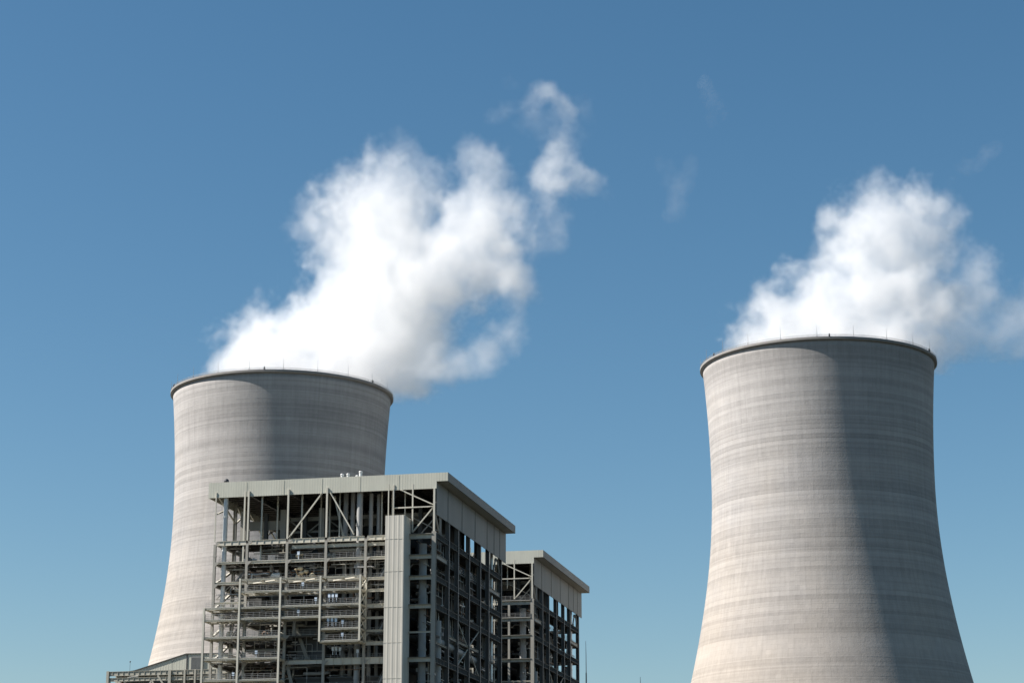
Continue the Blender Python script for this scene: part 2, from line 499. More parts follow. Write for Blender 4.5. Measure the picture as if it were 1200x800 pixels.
def boiler_house(loc, label):
    root = empty('boiler_house', loc, -TH)
    tag(root, label, 'boiler house', 'open steel boiler houses')
    rng = random.Random(5)
    # --- roof
    m = MB()
    m.box(-48.6, 2.1, 0.3, 63.1, 83.55, 84.1)
    roof = m.build('roof', [M['roof_top']], root)
    m = MB()
    m.box(-48.55, -0.15, 0.35, 63.0, 83.42, 83.55)
    for k in range(28):
        v = 1.4 + k * 2.2
        m.ibeam((-48.4, v, 83.27), (-0.3, v, 83.27), 0.16, 0.28, 0.03, 0.03)
    m.build('roof_underside', M['under'], roof)
    m = MB()
    corrugated(m, (-48.91, 0), (0.0, 0), 81.78, 85.0, (0, -1), 0.55, 0.007, 0.2)
    corrugated(m, (0.0, -0.003), (2.34, -0.003), 83.24, 85.002, (0, -1), 0.55, 0.007, 0.2)
    corrugated(m, (-48.91, 63.4), (-48.91, 0.21), 81.78, 85.0, (-1, 0), 0.55, 0.07, 0.2)
    corrugated(m, (-48.7, 63.4), (2.34, 63.4), 83.24, 85.0, (0, 1), 0.55, 0.07, 0.2)
    m.build('front_fascia', M['fascia'], roof)
    m = MB()
    corrugated(m, (2.34, 0.21), (2.34, 63.2), 83.24, 85.0, (1, 0), 0.9, 0.03, 0.2)
    m.build('eaves_fascia', M['side_clad'], roof)
    m = MB()
    m.box(0.06, 2.13, 0.22, 63.15, 83.26, 83.36)
    m.build('soffit', M['soffit'], roof)
    q = MB()
    for u in (-40.7, -32.6, -24.4, -16.3, -8.1):
        q.box(u - .025, u + .025, -.095, -.072, 81.79, 84.98)
    q.build('fascia_flashing', M['fascia'], roof)
    for u, v, r, h in ((-21.6, 5, 0.36, 2.6), (-20.3, 5, 0.36, 2.6), (-18.5, 5.5, 0.33, 2.25), (-17.6, 5, 0.4, 3.0)):
        q = MB()
        z1 = 84.1 + h
        q.tube([(u, v, 84.1), (u, v, z1 - .35)], r * .82, 14)
        q.lathe([(r * .82, z1 - .35), (r, z1 - .33), (r, z1 - .1), (r * .8, z1), (0.0, z1 + .02)], 14, (u, v))
        q.build('roof_vent', M['vent'], roof)
    q = MB()
    q.tube([(-46.2, 3, 84.1), (-46.2, 3, 85.5)], 0.18, 10)
    q.lathe([(0.0, 86.35), (0.3, 86.3), (0.5, 86.05), (0.55, 85.75), (0.42, 85.5), (0.18, 85.4)], 14, (-46.2, 3))
    q.build('cowl', M['dark'], roof)
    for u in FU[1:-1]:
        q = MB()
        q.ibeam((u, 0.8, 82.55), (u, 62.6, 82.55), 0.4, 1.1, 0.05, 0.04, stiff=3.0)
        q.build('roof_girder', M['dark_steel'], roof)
    # roof bracing on the open left side, sunlit through the gap
    for v0, v1 in zip(SV[:-1], SV[1:]):
        q = MB()
        q.bar((-46.9, v0 + .3, 82.2), (-46.9, v1 - .3, 78.4), 0.28)
        q.bar((-46.9, v1 - .3, 82.2), (-46.9, v0 + .3, 78.4), 0.28)
        q.build('brace', M['pale_steel'], root)
    # --- clad upper side wall
    seams = [0.22, 9.3, 21.4, 33.2, 44.6, 51.5, 57.3, 63.8]
    for a, b in zip(seams[:-1], seams[1:]):
        q = MB()
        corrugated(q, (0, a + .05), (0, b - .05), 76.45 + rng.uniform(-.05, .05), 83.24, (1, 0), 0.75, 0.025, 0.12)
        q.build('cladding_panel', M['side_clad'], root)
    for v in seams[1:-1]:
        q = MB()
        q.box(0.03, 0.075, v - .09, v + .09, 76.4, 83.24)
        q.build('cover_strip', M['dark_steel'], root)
    q = MB()
    for z in (76.7, 79.0, 81.4):
        q.bar((-0.22, 0.3, z), (-0.22, 63.5, z), 0.16, 0.2)
    for v in (5, 15, 25, 34, 43, 54):
        q.bar((-0.22, v, 76.5), (-0.22, v, 83.2), 0.15)
    q.build('wall_rail', M['steel'], root)
    # --- columns
    def column(u, v, z0, z1, w=0.72, d=0.72, mat='steel', along=(0, 1, 0)):
        q = MB()
        q.ibeam((u, v, z0), (u, v, z1), w, d, 0.07, 0.05, up=along)
        z = z0 + 3
        while z < z1 - 2:                       # splice plates
            if rng.random() < .5:
                q.box(u - w * .56, u + w * .56, v - d * .54, v + d * .54, z, z + 0.5)
            z += rng.uniform(5, 9)
        return q.build('column', M[mat], root)
    for u in FU[:-1]:
        column(u, 0.0, 0, 72.0, 0.52, 0.5, 'steel')
    column(-0.4, 0.0, 0, 73.0, 0.85, 0.8, 'steel')
    q = MB()
    q.box(-0.62, -0.25, -0.25, 0.15, 72.9, 81.8)
    q.build('corner_post', M['pale_steel'], root)
    for v in SV[1:]:
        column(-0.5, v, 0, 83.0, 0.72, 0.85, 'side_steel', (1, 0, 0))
        column(-47.0, v, 0, 83.0, 0.6, 0.7, 'steel', (1, 0, 0))
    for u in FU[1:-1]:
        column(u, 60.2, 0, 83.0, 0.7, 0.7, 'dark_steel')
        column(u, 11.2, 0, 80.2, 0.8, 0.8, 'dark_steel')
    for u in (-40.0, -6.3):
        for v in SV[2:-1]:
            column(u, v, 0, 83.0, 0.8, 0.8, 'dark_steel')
    # the round downpipes and risers of the front
    for u, v, r, z0, z1, mt in ((-45.3, 0.9, 0.47, 20, 82.6, 'vent'), (-16.6, 1.6, 0.62, 20, 83.2, 'pipe'), (-20.6, 5, 0.5, 20, 83, 'pipe'), (-19.1, 5, 0.45, 20, 83, 'pipe'),
                                (-17.9, 6, 0.4, 20, 82, 'pipe'), (-14.9, 4, 0.42, 20, 82, 'pipe'), (-13.6, 5, 0.36, 20, 82, 'pipe'), (-3.4, 2.6, 0.78, 15, 71.0, 'pipe'),
                                (-2.0, 4.8, 0.42, 15, 70, 'pipe'), (-1.6, 7.6, 0.85, 15, 56, 'pipe'), (-2.2, 52.8, 0.75, 15, 62, 'pipe'), (-1.5, 55.5, 0.35, 44, 78, 'lag')):
        q = MB()
        q.tube([(u, v, z0), (u, v, z1)], r, 16)
        z = z0 + 4
        while z < z1 - 1:
            q.tube([(u, v, z), (u, v, z + .25)], r * 1.18, 16)
            if r > .5 and rng.random() < .7:
                q.box(u - r * 1.5, u + r * 1.5, v - .2, v + .2, z + 2, z + 2.7)
            z += rng.uniform(4.5, 8)
        q.build('pipe', M[mt], root)
    # --- front girders
    def girder(name, a, b, w, h, mat='steel', stiff=1.45):
        q = MB()
        q.ibeam(a, b, w, h, 0.06, 0.05, stiff=stiff)
        return q.build(name, M[mat], root)
    for a, b in zip(FU[:-1], FU[1:]):
        girder('girder', (a + .33, -0.02, 72.15), (b - .33, -0.02, 72.15), 0.30, 0.95, 'pale_steel')
    girder('girder', (-30.6, 0.55, 71.0), (-9.6, 0.55, 71.0), 0.2, 0.7, 'pale_steel', 1.3)
    for a, b, z, h in ((-46.7, -40.3, 68.1, .42), (-46.7, -40.3, 63.9, .5), (-46.7, -40.3, 59.8, .4), (-39.7, -31.7, 68.05, .55), (-31.1, -23.4, 68.05, .6), (-22.8, -9.5, 68.05, .6),
                       (-39.7, -31.7, 63.9, .5), (-31.1, -23.4, 63.9, .5), (-22.8, -9.5, 63.9, .5)):
        girder('girder', (a, 0, z), (b, 0, z), 0.35, h, 'pale_steel', 0)
    for z, h in ((61.5, .6), (58.4, .85), (56.0, .5), (53.4, .4), (50.9, .75)):
        girder('girder', (-14.4, 0, z), (-9.5, 0, z), 0.35, h, 'pale_steel', 1.6)
    girder('girder', (-31.0, 0.02, 47.5), (-22.95, 0.02, 47.5), 0.3, 0.8, 'pale_steel')
    girder('girder', (-22.95, -0.02, 47.5), (-9.5, -0.02, 47.5), 0.34, 1.35, 'pale_steel', 1.9)
    for z in (42.3, 36.8, 31, 24):
        girder('girder', (-46.7, 0, z - .35), (-0.8, 0, z - .35), 0.4, 0.7)
    # corner bay, right of the lift shaft
    for z, h in ((72.4, .9), (68.2, .75), (63.95, .7), (58.2, .7), (52.95, .35), (47.7, .8), (42.3, .7), (36.8, .7)):
        girder('girder', (-9.2, -0.03, z - h / 2 + .1), (-0.8, -0.03, z - h / 2 + .1), 0.34, h, 'pale_steel', 1.6)
        if h > .5:
            q = MB()
            q.box(-9.0, -0.7, -0.55, 3.2, z + 0.12, z + 0.2)
            for k in range(3):
                q.bar((-8.9, .6 + k, z + .02), (-0.9, .6 + k, z + .02), 0.1, 0.2)
            q.build('landing', M['steel'], root)
    # --- side girders, one for each bay
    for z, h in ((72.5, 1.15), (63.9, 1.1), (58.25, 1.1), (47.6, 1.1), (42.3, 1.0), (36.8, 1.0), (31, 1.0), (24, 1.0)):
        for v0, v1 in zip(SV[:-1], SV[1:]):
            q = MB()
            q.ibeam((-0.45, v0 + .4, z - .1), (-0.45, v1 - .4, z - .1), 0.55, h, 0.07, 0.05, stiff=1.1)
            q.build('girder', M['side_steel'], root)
    for z, v0, v1, h in ((68.3, .4, 10.8, .95), (50.9, .4, 10.8, .4), (53.2, 11.6, 38.8, .5), (68.3, 47.7, 59.4, .9)):
        girder('girder', (-0.45, v0, z), (-0.45, v1, z), 0.4, h, 'steel', 0)
    for z in (72.5, 68.4, 63.9, 58.25, 53, 47.8, 42.3):
        girder('girder', (-47.0, .4, z - .3), (-47.0, 59.4, z - .3), 0.4, 0.7, 'steel', 0)
        girder('girder', (-46.6, 60.2, z - .3), (-0.9, 60.2, z - .3), 0.4, 0.9, 'steel', 0)
    # big lengthwise pipe under the third landing
    q = MB()
    q.tube(elbow([(-1.6, 7.6, 51.9), (-1.6, 11, 51.9), (-1.6, 40, 51.4)]), 0.8, 14)
    q.build('pipe', M['pipe'], root)
    # --- upper open storey: hangers, braces, inner beams
    for u, v, w, z0 in ((-47.15, -.05, .22, 72.6), (-40.9, .1, .3, 68.0), (-40.0, -.1, .34, 72.6), (-37.5, 1.2, .28, 68), (-35.4, 5, .3, 71), (-31.4, -.1, .36, 72.6), (-29.1, 2, .3, 72.6), (-26.6, 7, .25, 72.6), (-25, 8, .32, 72.6),
                        (-23.1, -.1, .36, 72.6), (-21.3, 3, .25, 72.6), (-12.6, 4, .25, 72.6), (-11.0, 6, .25, 72.6), (-9.9, -.6, .2, 40), (-9.0, .0, .32, 76.2), (-7.4, 3, .22, 76.2), (-5.0, .1, .28, 73), (-2.2, 6, .2, 73)):
        q = MB()
        q.bar((u, v, z0), (u, v, 82.9), w)
        q.build('hanger', M['pale_steel'], root)
    def brace(a, b, w=0.26, mat='pale_steel'):
        q = MB()
        q.bar(a, b, w, w * .9)
        for p, s in ((a, 1), (b, -1)):
            d = (Vector(b) - Vector(a)).normalized() * s
            q.bar(Vector(p), Vector(p) + d * .7, w * 1.9, .06)
        q.build('brace', M[mat], root)
    brace((-31.1, -.1, 72.8), (-24.2, -.1, 81.8), .3)
    brace((-22.4, -.1, 81.8), (-17.2, -.1, 73.0), .28)
    brace((-22.7, 3.5, 81.8), (-20.6, 3.5, 73.4), .3)
    brace((-9.0, 0, 78.1), (-0.7, 0, 78.1), .26)
    brace((-7.6, 0.1, 81.8), (-0.7, 0.1, 78.5), .26)
    brace((-0.7, 0.05, 77.9), (-4.9, 0.05, 73.1), .26)
    brace((-4.9, 5, 73.1), (-0.9, 5, 77.5), .24, 'steel')
    brace((-0.9, 5.1, 74.0), (-7.6, 5.1, 77.6), .22, 'steel')
    brace((-0.5, 0.9, 76.9), (-0.5, 4.6, 72.9), .3, 'steel')
    brace((-0.5, 5.2, 76.9), (-0.5, 5.2, 72.9), .35, 'steel')
    for v0_, v1_ in ((29.6, 38.8), (39.8, 46.9), (47.8, 59.3)):
        brace((-6.3, v0_, 73), (-6.3, v1_, 78), .2, 'steel')
        q = MB()
        q.tube([(-5.5, v0_ - 3, 75.2), (-5.5, v1_ + 2, 75.2)], .22, 8)
        q.build('pipe', M['pipe'], root)
    brace((-0.4, 19.5, 57.6), (-0.4, 28.8, 52.9), .18)
    brace((-0.4, 38.8, 57.6), (-0.4, 29.3, 53.2), .18)
    brace((-0.4, 28.6, 52.6), (-0.4, 19.5, 48.2), .18)
    brace((-0.4, 29.4, 52.8), (-0.4, 38.8, 48.0), .18)
    brace((-0.5, 55.5, 76.3), (-0.5, 53.0, 72.9), .3, 'steel')
    brace((-0.5, 57.0, 76.3), (-0.5, 59.3, 72.9), .3, 'steel')
    for z0, z1 in ((68.1, 63.9), (63.6, 58.6), (58.0, 53.2), (52.8, 48)):
        brace((-46.95, 10.8, z0), (-46.95, 0.5, z1), .42)
    brace((-30.4, 3, 55.9), (-26.8, 3, 46.9), .7, 'steel')
    brace((-31.0, 1, 47.0), (-28.5, 1, 38), .6, 'steel')
    # inner frame seen through the open storey
    q = MB()
    q.ibeam((-44, 11.2, 77.6), (-35.8, 11.2, 77.6), .5, 1.9, .08, .06)
    q.build('inner_beam', M['steel'], root)
    for a, b, z, h, v in ((-35, -1, 78.9, .8, 12.5), (-35, -20, 76.1, .45, 12), (-20, -8, 78.4, 1.7, 16), (-35, -1, 74.2, .4, 12)):
        q = MB()
        q.ibeam((a, v, z), (b, v, z), .4, h, .06, .05)
        q.build('inner_beam', M['steel'], root)
    for u in (-35.4, -27.0, -44.2):
        q = MB()
        q.ibeam((u, 9.0, 60), (u, 9.0, 80.4), 1.2, .9, .1, .06)
        q.build('column', M['steel'], root)
    for a, b in (((-34.8, 11.5, 78.4), (-27.6, 11.5, 73.0)), ((-34.8, 11.7, 73.0), (-27.6, 11.7, 78.4)), ((-26.4, 11.5, 78.4), (-19, 11.5, 73)), ((-26.4, 11.7, 73), (-19, 11.7, 78.4))):
        brace(a, b, .3, 'steel')
    # --- floors
    for L in LV:
        q = MB()
        r2 = random.Random(int(L * 10))
        v1 = 10.6
        deck_plates(q, r2, -46.5, -9.6, 0.5, v1, L - .12 if L != 68.4 else L - .02, .8)
        if L < 72:
            deck_plates(q, r2, -9.0, -1.0, 3.6, v1, L - .12, .55)
            deck_plates(q, r2, -8.6, -1.1, 11.6, 59.0, L - .14, .72)
            deck_plates(q, r2, -46.4, -38.6, 11.6, 59.0, L - .14, .7)
            deck_plates(q, r2, -38.2, -9.0, 46.5, 59.2, L - .14, .8)
        else:
            deck_plates(q, r2, -4.3, -1.1, 11.6, 59.0, L - .14, .8)
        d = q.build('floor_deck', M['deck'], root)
        if L > 72:
            railing(d, [(-1.3, 11.8, L), (-1.3, 59, L)], step=1.6)
            railing(d, [(-4.2, 40, L), (-4.2, 59, L)], step=1.6)
        if 35 < L < 72:
            railing(d, [(-39.4, .35, L), (-10.0, .35, L)])
            if L < 72:
                railing(d, [(-1.0, 11.8, L), (-1.0, 59, L)], step=1.8)
                railing(d, [(-46.3, .6, L), (-46.3, 58, L)], step=2)
    # --- boiler proper with its buckstays
    q = MB()
    q.box(-37.5, -9.5, 13.5, 45.5, 26, 67.5)
    q.box(-35.5, -9.0, 17.0, 47.0, 72.7, 80.6)
    q.box(-9.0, -4.6, 17.2, 39.5, 60.0, 80.4)
    q.box(-37.0, -9.8, 14.0, 46.0, 67.5, 72.6)
    z = 28
    while z < 67:
        q.box(-37.95, -9.05, 13.05, 45.95, z, z + .5)
        z += 3.1
    for u in np.arange(-36, -9, 4.2):
        q.box(u, u + .3, 13.2, 45.8, 26.1, 67.3)
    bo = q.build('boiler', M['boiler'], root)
    q = MB()
    for k in range(13):
        u = -34 + k * 1.9
        q.tube(elbow([(u, 16.9, 73), (u, 15.2, 73 + .2), (u, 15.2, 76.5 + (k % 3) * .5), (u, 17.2, 77 + (k % 3) * .5)], 1.0), .22, 6)
    q.tube([(-35, 15.2, 73.3), (-9.5, 15.2, 73.3)], .4, 10)
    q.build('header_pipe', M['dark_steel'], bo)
    for k, (u, z0, z1) in enumerate(((-27, 44.5, 39), (-20, 44.5, 39), (-13, 44.5, 39))):
        q = MB()
        q.add([(u - 3, 3, z0), (u + 3, 3, z0), (u + 3, 10, z0), (u - 3, 10, z0), (u - 1, 5.5, z1), (u + 1, 5.5, z1), (u + 1, 8, z1), (u - 1, 8, z1)],
              [(0, 1, 2, 3), (4, 5, 6, 7), (0, 1, 5, 4), (1, 2, 6, 5), (2, 3, 7, 6), (3, 0, 4, 7)])
        q.box(u - 3.2, u + 3.2, 2.8, 10.2, z0, z0 + .3)
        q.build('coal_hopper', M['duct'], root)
    for u0, u1, v0, v1, z0, z1 in ((-30, -24, 4, 11, 48.3, 55.5), (-37, -33, 6, 12, 58.8, 63), (-13, -9.4, 6, 13, 59, 63), (-8, -4.5, 16, 40, 54, 57), (-7.5, -3.5, 25, 46, 65, 68), (-45, -41, 16, 34, 60, 63)):
        q = MB()
        q.box(u0, u1, v0, v1, z0, z1)
        n = int((u1 - u0 + v1 - v0) / 1.6)
        for k in range(1, n):
            s = v0 + (v1 - v0) * k / n
            q.box(u0 - .1, u1 + .1, s - .05, s + .05, z0 - .1, z1 + .1)
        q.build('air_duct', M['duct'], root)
    # --- lift shaft
    q = MB()
    corrugated(q, (-9.42, -4.3), (-5.5, -4.3), 0, 75.8, (0, -1), 0.98, 0.022, 0.15)
    corrugated(q, (-5.5, -4.14), (-5.5, 0.5), 0, 75.8, (1, 0), 1.15, 0.05, 0.15)
    corrugated(q, (-9.42, 0.5), (-9.42, -4.14), 0, 75.8, (-1, 0), 1.15, 0.05, 0.15)
    corrugated(q, (-5.66, 0.5), (-9.26, 0.5), 0, 75.8, (0, 1), 1.15, 0.05, 0.15)
    q.box(-9.3, -5.62, -4.2, 0.4, 75.55, 75.7)
    sh = q.build('lift_shaft', M['shaft'], root)
    q = MB()
    for z in (30, 36.7, 43.4, 50.4, 57.4, 64.5, 71):
        q.box(-9.44, -5.48, -4.345, -4.305, z, z + .035)
    q.build('flashing', M['shaft'], sh)
    # --- access gallery in front of the frame
    GU = [-47.2, -39.7, -31.1, -22.7, -14.4]
    V0 = -4.3
    spans = {0: (8, 58.4), 1: (8, 64.1), 2: (8, 64.1), 3: (51.0, 64.1), 4: (51.0, 64.1)}
    for i, u in enumerate(GU):
        z0, z1 = spans[i]
        q = MB()
        q.ibeam((u, V0, z0), (u, V0, z1), 0.38, 0.40, 0.05, 0.04, up=(0, 1, 0))
        q.build('gallery_column', M['pale_steel'], root)
    bays = {0: [58.3, 55.9, 52.4, 48.1, 43.9, 39.6, 35.3, 31], 1: [64.0, 61.5, 58.3, 56.1, 52.35, 48.1, 43.85, 39.6, 35.3, 31], 2: [64.0, 61.45, 58.35, 56.1], 3: [64.0, 61.4, 58.4, 55.95, 53.6, 51.15]}
    for i, zs in bays.items():
        a, b = GU[i], GU[i + 1]
        for j, z in enumerate(zs):
            r2 = random.Random(int(i * 100 + z * 7))
            q = MB()
            q.ibeam((a + .2, V0, z - .16), (b - .2, V0, z - .16), .26, .3, .05, .04)
            q.ibeam((a + .24, -.45, z - .2), (b - .24, -.45, z - .2), .25, .36, .05, .04)
            for u in (a, b, (a + b) / 2):
                q.ibeam((u, V0 + .25, z - .2), (u, -.3, z - .2), .2, .32, .04, .03)
            top = (j == 0 and i > 0)
            if not top:
                deck_plates(q, r2, a + .3, b - .3, V0 + .2, -.5, z + .03, .78, 1.3, 1.2)
            d = q.build('gallery_deck', M['pale_steel'], root)
            if not top and z > 36:
                railing(d, [(a + .3, V0 + .1, z + .03), (b - .3, V0 + .1, z + .03)], step=1.35)
            if top:
                q = MB()
                q.bar((a + 1, V0 + .2, z - .3), (b - 2, -.6, z - .3), .22)
                q.bar((a + 1.5, -.6, z - .34), (b - 1, V0 + .2, z - .34), .22)
                q.build('brace', M['pale_steel'], root)
    for z1, z0 in zip(bays[3][:-1], bays[3][1:]):
        q = MB()
        q.bar((-14.4, V0 + .3, z1 - .4), (-14.4, -.3, z0 + .1), .16)
        q.bar((-14.4, -.3, z1 - .4), (-14.42, V0 + .3, z0 + .1), .16)
        q.build('brace', M['pale_steel'], root)
    q = MB()
    q.ibeam((-14.4, -.2, 51), (-14.4, -.2, 64), .35, .35, .04, .03, up=(0, 1, 0))
    q.build('gallery_column', M['pale_steel'], root)
    # --- cabinets on the gallery rails
    for u, v, z in ((-26.5, -4, 62.6), (-20.9, -4, 60.1), (-20.15, -4, 60.1), (-19.4, -4, 60.1), (-23.7, -4, 59.5), (-27.3, -4, 57.1), (-21, -4, 55.3), (-20.2, -4, 55.3), (-19.4, -4, 55.2), (-18, -4, 54.8), (-18, -4, 52.3),
                    (-35.9, -4, 49.2), (-40.6, -4, 45.0), (-21.2, .1, 50), (-20.5, .1, 50), (-19.7, .1, 49.9), (-16, .1, 49.4), (-29, .2, 69.6)):
        q = MB()
        q.box(u - .24, u + .24, v - .16, v + .1, z - .33, z + .33)
        q.box(u - .05, u + .05, v - .06, v + .04, z - 1.2, z - .33)
        q.box(u - .27, u + .27, v - .2, v + .12, z + .33, z + .38)
        q.build('control_cabinet', M['box'], root)
    # --- pipes, trays and lumps of plant among the floors
    r3 = random.Random(77)
    for k in range(100):
        i = r3.randrange(0, 8)
        top, bot = LV[i], LV[i + 1]
        side = r3.random() < .42
        mt = r3.choice(['pipe', 'pipe', 'lag', 'dark_steel', 'pipe', 'rust', 'steel'])
        rad = r3.choice([.1, .14, .18, .25, .35])
        z = bot + r3.uniform(1.6, top - bot - .8)
        q = MB()
        if side:
            u, v = r3.uniform(-7.5, -1.6), r3.uniform(3, 50)
            l = r3.uniform(3, 9)
            pts = [(u, v, z), (u, v + l, z), (u, v + l, z + r3.choice([-1.4, 1.2])), (u - r3.uniform(1, 3), v + l, z + .1)] if r3.random() < .6 else [(u, v, bot), (u, v, z), (u - 2, v, z), (u - 2, v + 1.5, z)]
        else:
            u, v = r3.uniform(-45, -13), r3.uniform(.9, 8)
            l = r3.uniform(2.5, 8)
            pts = [(u, v, bot), (u, v, z), (u + l, v, z), (u + l, v + 1.5, z), (u + l, v + 1.5, top)] if r3.random() < .6 else [(u, v, z), (u + l, v, z), (u + l, v + 2, z + .9), (u + l + 1.5, v + 2, z + .9)]
        q.tube(elbow(pts, rad * 2.5), rad, 8)
        p0 = Vector(pts[1])
        q.tube([p0 + Vector((0, 0, -.1)), p0 + Vector((0, 0, .1))], rad * 1.9, 8)
        q.build('pipe_run', M[mt], root)
    for k in range(100):
        i = r3.randrange(0, 7)
        bot = LV[i + 1]
        q = MB()
        u, v = (r3.uniform(-7, -1.8), r3.uniform(8, 52)) if r3.random() < .35 else (r3.uniform(-45, -12), r3.uniform(.9, 6))
        s = r3.uniform(.35, .8)
        q.box(u - s, u + s, v - s * .7, v + s * .7, bot, bot + .25)
        q.lathe([(0.0, bot + .2), (s * .7, bot + .25), (s * .75, bot + s * 1.2), (s * .4, bot + s * 1.6), (0.0, bot + s * 1.7)], 12, (u, v))
        q.tube([(u, v, bot + s), (u + s * 1.5, v, bot + s)], s * .35, 8)
        q.build('pump_unit', M[r3.choice(['steel', 'pale_steel', 'rust', 'lag', 'dark_steel'])], root)
    for k in range(60):
        i = r3.randrange(0, 7)
        z = LV[i] - r3.uniform(.7, 1.2)
        q = MB()
        if r3.random() < .5:
            u0 = r3.uniform(-44, -25)
            v = r3.uniform(1, 7)
            a, b = (u0, v, z), (u0 + r3.uniform(6, 13), v, z)
        else:
            v = r3.uniform(3, 35)
            u0 = r3.uniform(-6, -1.8)
            a, b = (u0, v, z), (u0, v + r3.uniform(8, 20), z)
        q.bar(a, b, .5, .03)
        q.bar(Vector(a) + Vector((0, 0, .08)), Vector(b) + Vector((0, 0, .08)), .52, .02)
        for s in (0.1, .5, .9):
            p = Vector(a).lerp(Vector(b), s)
            q.bar(p, p + Vector((0, 0, LV[i] - z - .2)), .06)
        q.build('cable_tray', M['galv'], root)
    for k in range(100):
        i = r3.randrange(0, 7)
        top, bot = LV[i], LV[i + 1]
        q = MB()
        if r3.random() < .45:
            v = r3.uniform(2, 57)
            u = r3.uniform(-2.6, -1.2)
            q.tube([(u, v, bot), (u, v, top)], r3.choice([.05, .07, .1]), 6)
            q.tube([(u - .3, v, bot + 1.2), (u + .3, v, bot + 1.2)], .12, 6)
        else:
            u = r3.uniform(-46, -10)
            v = r3.uniform(.6, 4)
            z = top - r3.uniform(.5, 1.6)
            l = r3.uniform(3, 7)
            q.tube(elbow([(u, v, z), (u + l, v, z), (u + l, v, bot + .3)], .3), r3.choice([.05, .07, .1]), 6)
            for s in (.2, .6):
                q.bar((u + l * s, v, z), (u + l * s, v, top - .3), .04)
        q.build('service_pipe', M[r3.choice(['lag', 'pipe', 'pale_steel', 'vent', 'steel'])], root)
    for k in range(96):                           # light secondary framing between the floors
        i = r3.randrange(0, 8)
        top, bot = LV[i], LV[i + 1]
        q = MB()
        w = r3.choice([.1, .14, .18])
        if r3.random() < .4:
            j = r3.randrange(0, 6)
            v0_, v1_ = SV[j] + .4, SV[j + 1] - .4
            z = bot + r3.uniform(.3, .75) * (top - bot)
            u = r3.uniform(-3.2, -.9)
            q.bar((u, v0_, z), (u, v1_, z), w)
            for s in (.25, .7):
                q.bar((u, v0_ + (v1_ - v0_) * s, z), (u, v0_ + (v1_ - v0_) * s, top - .2), w * .7)
        else:
            j = r3.randrange(0, 4)
            u0, u1 = FU[j] + .3, FU[j + 1] - .3
            z = bot + r3.uniform(.3, .75) * (top - bot)
            v = r3.uniform(.4, 3.5)
            q.bar((u0, v, z), (u1, v, z), w)
            if r3.random() < .5:
                q.bar((u0, v, z), ((u0 + u1) / 2, v, top - .2), w * .8)
                q.bar((u1, v, z), ((u0 + u1) / 2, v, top - .2), w * .8)
            else:
                for s in (.2, .5, .8):
                    q.bar((u0 + (u1 - u0) * s, v, z), (u0 + (u1 - u0) * s, v, top - .2), w * .7)
        q.build('tie_beam', M[r3.choice(['steel', 'pale_steel', 'galv', 'rust', 'steel'])], root)
    for i, u in enumerate(FU[:-2]):
        for z in LV[:8]:
            q = MB()
            q.add([(u + .3, -.33, z - .1), (u + 1.2, -.33, z - .1), (u + .3, -.33, z - 1.0), (u + .3, -.30, z - .1), (u + 1.2, -.30, z - .1), (u + .3, -.30, z - 1.0)],
                  [(0, 1, 2), (3, 4, 5), (0, 1, 4, 3), (1, 2, 5, 4), (2, 0, 3, 5)])
            q.build('gusset_plate', M['steel'], root)
    # white drum and lumps of bare insulation near the middle of the front
    q = MB()
    q.tube([(-35.2, 2.2, 65.5), (-33.4, 2.2, 65.5)], .62, 14)
    q.tube([(-35.35, 2.2, 65.5), (-35.2, 2.2, 65.5)], .45, 14)
    q.build('lagged_drum', M['vent'], root)
    for u, v, z, s in ((-28.9, 1.3, 66.6, .55), (-28.6, 1.2, 65.7, .5), (-29.3, 1.3, 65.0, .45), (-27.7, 1.4, 66.0, .5), (-26.4, 1.5, 65.2, .6), (-29.6, 1.2, 64.4, .4), (-29.3, .9, 69.2, .5), (-28.6, 1.0, 69.5, .35), (-29.8, 1.2, 66.5, .3)):
        bm = bmesh.new()
        bmesh.ops.create_icosphere(bm, subdivisions=2, radius=s)
        for w in bm.verts:
            k = 1 + r3.uniform(-.18, .18)
            w.co = Vector((w.co.x * k * 1.2 + u, w.co.y * k + v, w.co.z * k * .8 + z))
        q = MB()
        q.add([w.co[:] for w in bm.verts], [tuple(w.index for w in f.verts) for f in bm.faces], 0, True)
        bm.free()
        q.tube([(u, v, z - .1), (u, v + .8, z - .6 - s)], .12, 6)
        q.build('bare_insulation', M['wool'], root)
    # stairs zigzagging inside the left bay and beside the boiler
    for i in range(0, 7):
        for u0, u1, v in (((-44.5, -40.8, 4.5) if i % 2 else (-40.8, -44.5, 4.5)), ((-12.5, -9.8, 2.6) if i % 2 else (-9.8, -12.5, 2.6))):
            top, bot = LV[i], LV[i + 1]
            q = MB()
            for s in (-.45, .45):
                q.bar((u0, v + s, bot), (u1, v + s, top), .06, .28)
                q.bar((u0, v + s, bot + 1), (u1, v + s, top + 1), .05)
            n = int((top - bot) / .24)
            for k in range(n):
                t = (k + .5) / n
                u, z = u0 + (u1 - u0) * t, bot + (top - bot) * t
                q.box(u - .13, u + .13, v - .44, v + .44, z - .015, z + .015)
                if k % 5 == 0:
                    for s in (-.45, .45):
                        q.bar((u, v + s, z), (u, v + s, z + 1), .045)
            q.build('stair_flight', M['galv'], root)
    return root

